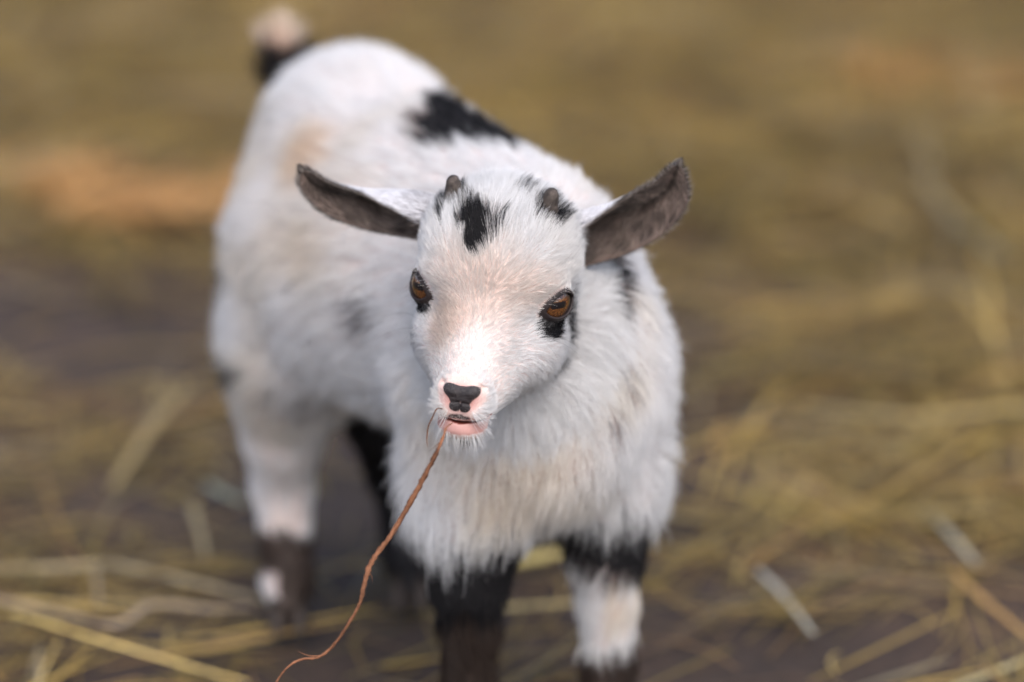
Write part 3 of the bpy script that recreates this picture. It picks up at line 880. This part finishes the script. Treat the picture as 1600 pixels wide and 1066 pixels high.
# ------------------------------------------------------------------ stalks and roots
def tube(pts, rads, sides=8, flat=1.0, n=28, wob=0.0, seed=0, closed=True):
    rg = np.random.default_rng(seed)
    P = catmull(pts, n); r = np.maximum(catmull(np.array(rads, float)[:, None], n)[:, 0], 0.004)
    T = nrm(np.gradient(P, axis=0))
    up = np.array([0.13, 0.21, 1.0]) if abs(T[:, 2].mean()) < 0.8 else np.array([0.2, 1.0, 0.1])
    A = nrm(np.cross(T, up)); B = np.cross(A, T)
    V, Fc = [], []
    for i in range(n):
        for j in range(sides):
            an = 2 * math.pi * j / sides
            k = 1 + (rg.normal(0, wob) if wob else 0)
            V.append(P[i] + A[i] * r[i] * k * math.cos(an) + B[i] * r[i] * flat * k * math.sin(an))
    for i in range(n - 1):
        Fc += [(i * sides + j, i * sides + (j + 1) % sides, (i + 1) * sides + (j + 1) % sides, (i + 1) * sides + j) for j in range(sides)]
    Fc.append(tuple(reversed(range(sides)))); Fc.append(tuple((n - 1) * sides + j for j in range(sides)))
    return np.array(V), Fc

V, Fc = tube([(-1.5, -6.2, 22.75), (-1.74, -7.0, 22.85), (-1.91, -7.4, 22.45), (-2.28, -7.76, 21.74), (-2.86, -7.97, 20.6), (-3.55, -8.01, 19.32), (-4.33, -8.26, 18.04), (-5.04, -8.59, 17.13), (-5.34, -9.06, 16.43),
              (-5.57, -9.4, 15.49), (-6.07, -9.53, 14.55), (-6.7, -9.76, 13.63), (-7.39, -9.87, 13.02), (-8.25, -9.83, 12.84), (-8.88, -9.96, 12.49), (-9.4, -10.21, 11.79), (-9.83, -10.6, 10.72), (-10.41, -10.72, 9.82)],
             [0.03, 0.04, 0.075, 0.13, 0.155, 0.15, 0.135, 0.14, 0.115, 0.105, 0.095, 0.09, 0.085, 0.075, 0.06, 0.055, 0.045, 0.03], 9, 0.75, 170, 0.20, 3)
root = mesh_obj("root_strand", V, Fc, M_ROOT)
def bark(V): return np.array([0.175, 0.078, 0.042]) * (1 + 0.55 * vnoise(V * [1, 1, 0.35], 2.2)[:, :1] + 0.3 * vnoise(V, 7.0)[:, 1:2])
set_tint(root, np.clip(bark(V), 0.02, 1))
tag(root, "long reddish brown dry root strand dangling from the goat kid's mouth", "root")
V, Fc = tube([(-7.35, -9.87, 13.03), (-7.89, -10.04, 13.14), (-8.34, -10.16, 13.4)], [0.035, 0.02, 0.008], 6, 1, 14)
o = mesh_obj("rootlet", V, Fc, M_ROOT, root); set_tint(o, np.clip(bark(V), 0.02, 1))
for k, (a, b) in enumerate([((-1.85, -7.35, 22.5), (-2.5, -7.7, 22.0)), ((-3.9, -8.1, 18.8), (-4.05, -8.3, 18.2)), ((-5.2, -8.9, 16.7), (-5.05, -9.0, 16.2))]):
    V, Fc = tube([a, (np.array(a) + b) / 2 + [0.06, 0, 0.03], b], [0.02, 0.015, 0.006], 5, 1, 8)
    o = mesh_obj("rootlet", V, Fc, M_ROOT, root); set_tint(o, np.clip(bark(V), 0.02, 1))
V, Fc = tube([(-1.85, -5.5, 23.15), (-2.16, -6.2, 23.45), (-2.36, -6.41, 23.13), (-2.56, -6.47, 22.67), (-2.62, -6.54, 22.17), (-2.59, -6.6, 21.73)], [0.02, 0.035, 0.04, 0.035, 0.03, 0.008], 7, 0.8, 40, 0.12, 4)
fib = mesh_obj("root_fibre", V, Fc, M_ROOT); set_tint(fib, np.clip(bark(V) * 0.8, 0.02, 1))
tag(fib, "short thin brown fibre curling from the corner of the goat kid's lips", "fibre")

# ------------------------------------------------------------------ ground: one sheet out to the horizon
def gaxis(near, far):
    a = np.arange(-near, near + 0.1, 3.0)
    g = near * np.geomspace(1.06, far / near, 22)
    return np.concatenate([-g[::-1], a, g])
gx, gy = gaxis(120.0, 20000.0), gaxis(180.0, 20000.0) + 100.0
XX, YY = np.meshgrid(gx, gy, indexing="ij")
def ground_z(x, y):
    p = np.stack([x, y, np.zeros_like(x)], 1)
    return vnoise(p, 0.045)[:, 0] * 0.7 + vnoise(p, 0.16)[:, 1] * 0.30 - 0.75
GV = np.stack([XX.ravel(), YY.ravel(), ground_z(XX.ravel(), YY.ravel())], 1)
ni, nj = XX.shape
GF = [(i * nj + j, (i + 1) * nj + j, (i + 1) * nj + j + 1, i * nj + j + 1) for i in range(ni - 1) for j in range(nj - 1)]
ground = mesh_obj("ground", GV, GF, M_GROUND)
tag(ground, kind="structure")

# ------------------------------------------------------------------ hay and painted sun patches
STRAW = 1.0 * np.array([[0.40, 0.272, 0.070], [0.31, 0.214, 0.058], [0.23, 0.168, 0.046], [0.50, 0.37, 0.135], [0.34, 0.20, 0.070], [0.16, 0.092, 0.042], [0.42, 0.345, 0.21]])
def scatter(name, X, Y, Z, length, width, ang, tilt, bend, rgb):
    n = len(X); m = 4; sides = 3
    d = np.stack([np.cos(ang) * np.cos(tilt), np.sin(ang) * np.cos(tilt), np.sin(tilt)], 1)
    sd = np.stack([-np.sin(ang), np.cos(ang), np.zeros(n)], 1); up = np.cross(d, sd)
    base = np.stack([X, Y, Z], 1)
    V = np.zeros((n, m, sides, 3))
    for i in range(m):
        t = i / (m - 1) - 0.5
        c = base + d * (length * t)[:, None] + sd * (bend * length * (t * t - 0.08))[:, None] - np.array([0, 0, 1]) * (np.abs(bend) * length * 0.3 * (t * t))[:, None]
        w = width * (1 - 0.55 * (2 * abs(t)) ** 3)
        for j in range(sides):
            an = 2 * math.pi * j / sides + 0.5
            V[:, i, j] = c + sd * (w * 0.5 * math.cos(an))[:, None] + up * (w * 0.28 * math.sin(an))[:, None]
    V = V.reshape(-1, 3)
    b = (np.arange(n) * m * sides)[:, None]
    loc = np.array([(i * sides + j, i * sides + (j + 1) % sides, (i + 1) * sides + (j + 1) % sides, (i + 1) * sides + j) for i in range(m - 1) for j in range(sides)])
    Fc = (b[:, :, None] + loc[None]).reshape(-1, 4)
    o = mesh_obj(name, V, Fc, M_STRAW)
    set_tint(o, np.repeat(rgb, m * sides, 0))
    return o

hr = np.random.default_rng(21)
n = 95000
X = hr.uniform(-110, 110, n); Y = hr.uniform(-30, 300, n)
pn = vnoise(np.stack([X, Y, 0 * X], 1), 0.05)[:, 0] * 0.6 + vnoise(np.stack([X, Y, 0 * X], 1), 0.12)[:, 1] * 0.5
dens = 0.11 + 0.75 * ss(62, 118, Y) + 0.55 * ss(8, 24, X - 0.12 * Y + 4) * ss(24, 44, Y) + 0.22 * ss(-8, -18, X) * ss(44, 34, np.abs(Y - 44)) 
dens = dens * (0.75 + 0.9 * pn) - 0.35 * ss(-12, -22, X) * ss(16, 6, np.abs(Y - 74))
keep = hr.random(n) < np.clip(dens, 0.03, 1)
X, Y = X[keep], Y[keep]; n = len(X)
print("straws", n)
# trodden wisps: groups of straws lying the same way
nb = 3200
bx = hr.uniform(-100, 100, nb); by = 6 + 270 * hr.random(nb) ** 1.5
bk = 0.06 + 0.6 * ss(60, 110, by) + 0.55 * ss(10, 26, bx - 0.1 * by + 4) * ss(26, 46, by)
bk *= 1 - 0.6 * ss(-12, -22, bx) * ss(20, 8, np.abs(by - 74))
bm = hr.random(nb) < bk; bx, by = bx[bm], by[bm]; nb = len(bx)
bn = hr.integers(5, 16, nb); ba = hr.normal(0.1, 0.9, nb); bt = 0.40 + 1.9 * hr.random(nb) ** 2.2
wi = np.repeat(np.arange(nb), bn)
X = np.concatenate([X, bx[wi] + hr.normal(0, 1.4, len(wi))]); Y = np.concatenate([Y, by[wi] + hr.normal(0, 1.4, len(wi))])
n0, n = n, len(X)
ang = hr.normal(0.1, 0.9, n) + np.where(hr.random(n) < 0.25, 1.3, 0)
ang[n0:] = ba[wi] + hr.normal(0, 0.16, n - n0)
length = hr.gamma(3.0, 2.6, n) + 2.0
length[n0:] += 4.0
deep = ss(60, 110, Y) + 0.6 * ss(10, 26, X)
Z = ground_z(X, Y) + 0.15 + hr.random(n) * (0.5 + 1.6 * deep)
rgb = STRAW[hr.choice(len(STRAW), n, p=[0.22, 0.2, 0.16, 0.12, 0.12, 0.12, 0.06])] * (0.55 + 0.6 * hr.random((n, 1)) + 0.5 * (hr.random((n, 1)) < 0.10))
rgb[n0:] *= bt[wi][:, None]
Z[n0:] += 0.5
hay = scatter("hay", X, Y, Z, length, 0.09 + 0.26 * hr.random(n) ** 2.5, ang, hr.normal(0, 0.14, n), hr.normal(0, 0.35, n), rgb)
tag(hay, "loose olive yellow hay strewn over the brown dirt", "hay", kind="stuff")

for cx, cy, sx, sy, nn, lab in ((-32, 97, 9, 3.6, 150, "straw bits coloured orange as painted sunlight behind the goat kid's rump"), (40, 128, 7, 4.5, 300, "straw bits coloured orange as painted sunlight in the upper corner beyond the hay")):
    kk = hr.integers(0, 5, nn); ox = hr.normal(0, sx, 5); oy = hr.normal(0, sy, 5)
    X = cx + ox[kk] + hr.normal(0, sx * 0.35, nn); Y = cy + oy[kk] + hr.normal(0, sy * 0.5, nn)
    rgb = np.array([0.66, 0.36, 0.13]) * (0.6 + 0.5 * hr.random((nn, 1)))  # dappled sun on the ground, painted as bright orange bits
    sh = scatter("painted_sun_patch", X, Y, ground_z(X, Y) + 1.6 + 1.2 * hr.random(nn), hr.uniform(2, 7, nn), hr.uniform(0.25, 0.8, nn), hr.normal(0, 0.9, nn), hr.normal(0, 0.2, nn), hr.normal(0, 0.3, nn), rgb)
    tag(sh, lab, "shavings", kind="stuff")  # not real shavings: orange bits standing in for sunlight on the ground

STALKS = [
    ("straw_stalk", [(-29.94, 29.51), (-24.56, 29.87), (-21.74, 30.59), (-17.14, 28.0), (-12.65, 25.38)], 0.26, (0.44, 0.36, 0.21), "long pale bent straw reaching from the frame edge to the dark hind leg"),
    ("straw_stalk", [(-28.71, 25.98), (-23.85, 24.09), (-20.46, 22.07), (-18.6, 24.52), (-15.39, 24.09), (-12.96, 24.6)], 0.24, (0.38, 0.30, 0.21), "kinked pinkish straw folded into a shallow V on the dirt"),
    ("straw_stalk", [(-17.74, 38.2), (-16.93, 34.85), (-16.24, 30.96)], 0.28, (0.40, 0.32, 0.17), "short thick straw piece pointing at the long bent straw"),
    ("straw_stalk", [(-22.44, 30.0), (-21.69, 24.95)], 0.26, (0.34, 0.27, 0.18), "short straw bridging the long bent straw and the V-shaped straw"),
    ("wood_chip", [(15.01, 28.0), (16.16, 24.09), (17.34, 19.11)], 0.36, (0.42, 0.41, 0.34), "pale grey green split sliver lying alone on bare dirt"),
    ("straw_stalk", [(25.79, 28.0), (27.21, 23.67), (29.32, 18.7)], 0.30, (0.48, 0.29, 0.10), "thick orange brown straw running out of the lower corner"),
    ("straw_stalk", [(23.87, 13.21), (26.85, 15.53), (29.89, 17.9)], 0.22, (0.58, 0.50, 0.26), "thin pale yellow straw crossing the bottom corner"),
    ("dry_leaf", [(25.25, 37.71), (26.56, 32.98), (27.46, 28.44)], 0.42, (0.36, 0.34, 0.25), "curled grey green dry leaf blade above the orange brown straw"),
    ("straw_stalk", [(0.46, 28.88), (2.63, 30.05), (4.83, 31.32)], 0.55, (0.55, 0.44, 0.16), "bright yellow straw showing between the goat kid's front legs, upper one"),
    ("straw_stalk", [(0.13, 22.82), (4.7, 23.67)], 0.42, (0.46, 0.36, 0.16), "yellow straw showing between the goat kid's front legs, lower one"),
    ("hay_flake", [(-22.7, 41.16), (-20.86, 47.85), (-19.06, 54.4)], 0.40, (0.33, 0.25, 0.11), "broad yellow hay blade lying aslant beside the white hind leg"),
    ("dry_leaf", [(-17.05, 42.16), (-15.93, 40.16), (-14.48, 38.49)], 0.45, (0.34, 0.36, 0.26), "small pale green leaf scrap touching the white hind leg"),
    ("straw_stalk", [(19.12, 50.87), (25.7, 48.92), (33.73, 49.78)], 0.26, (0.36, 0.29, 0.14), "long pale straw lying level across the hay near the frame edge"),
    ("plant_stem", [(31.65, 100.02), (33.27, 89.23), (35.66, 79.25)], 0.45, (0.34, 0.31, 0.19), "thick grey green dry stem slanting across the far hay"),
]
for k, (nm, pts, r, col, lab) in enumerate(STALKS):
    r *= 0.72; col = tuple(0.82 * c for c in col)
    p = np.array([(x, y, float(ground_z(np.array([x]), np.array([y]))[0]) + (1.0 if y < 45 else 2.6)) for x, y in pts])
    V, Fc = tube(p, [r * 0.8] + [r] * (len(p) - 2) + [r * 0.55], 8, 0.35 if nm in ("dry_leaf", "hay_flake", "wood_chip") else 0.7, 30, 0.05, k)
    o = mesh_obj(nm, V, Fc, M_STRAW)
    set_tint(o, np.clip(np.array(col) * (1 + 0.22 * vnoise(V, 1.4)[:, :1]), 0, 1))
    tag(o, lab, {"straw_stalk": "straw", "wood_chip": "wood chip", "dry_leaf": "leaf", "hay_flake": "hay blade", "plant_stem": "stem"}[nm], "stalks lying singly on the dirt")
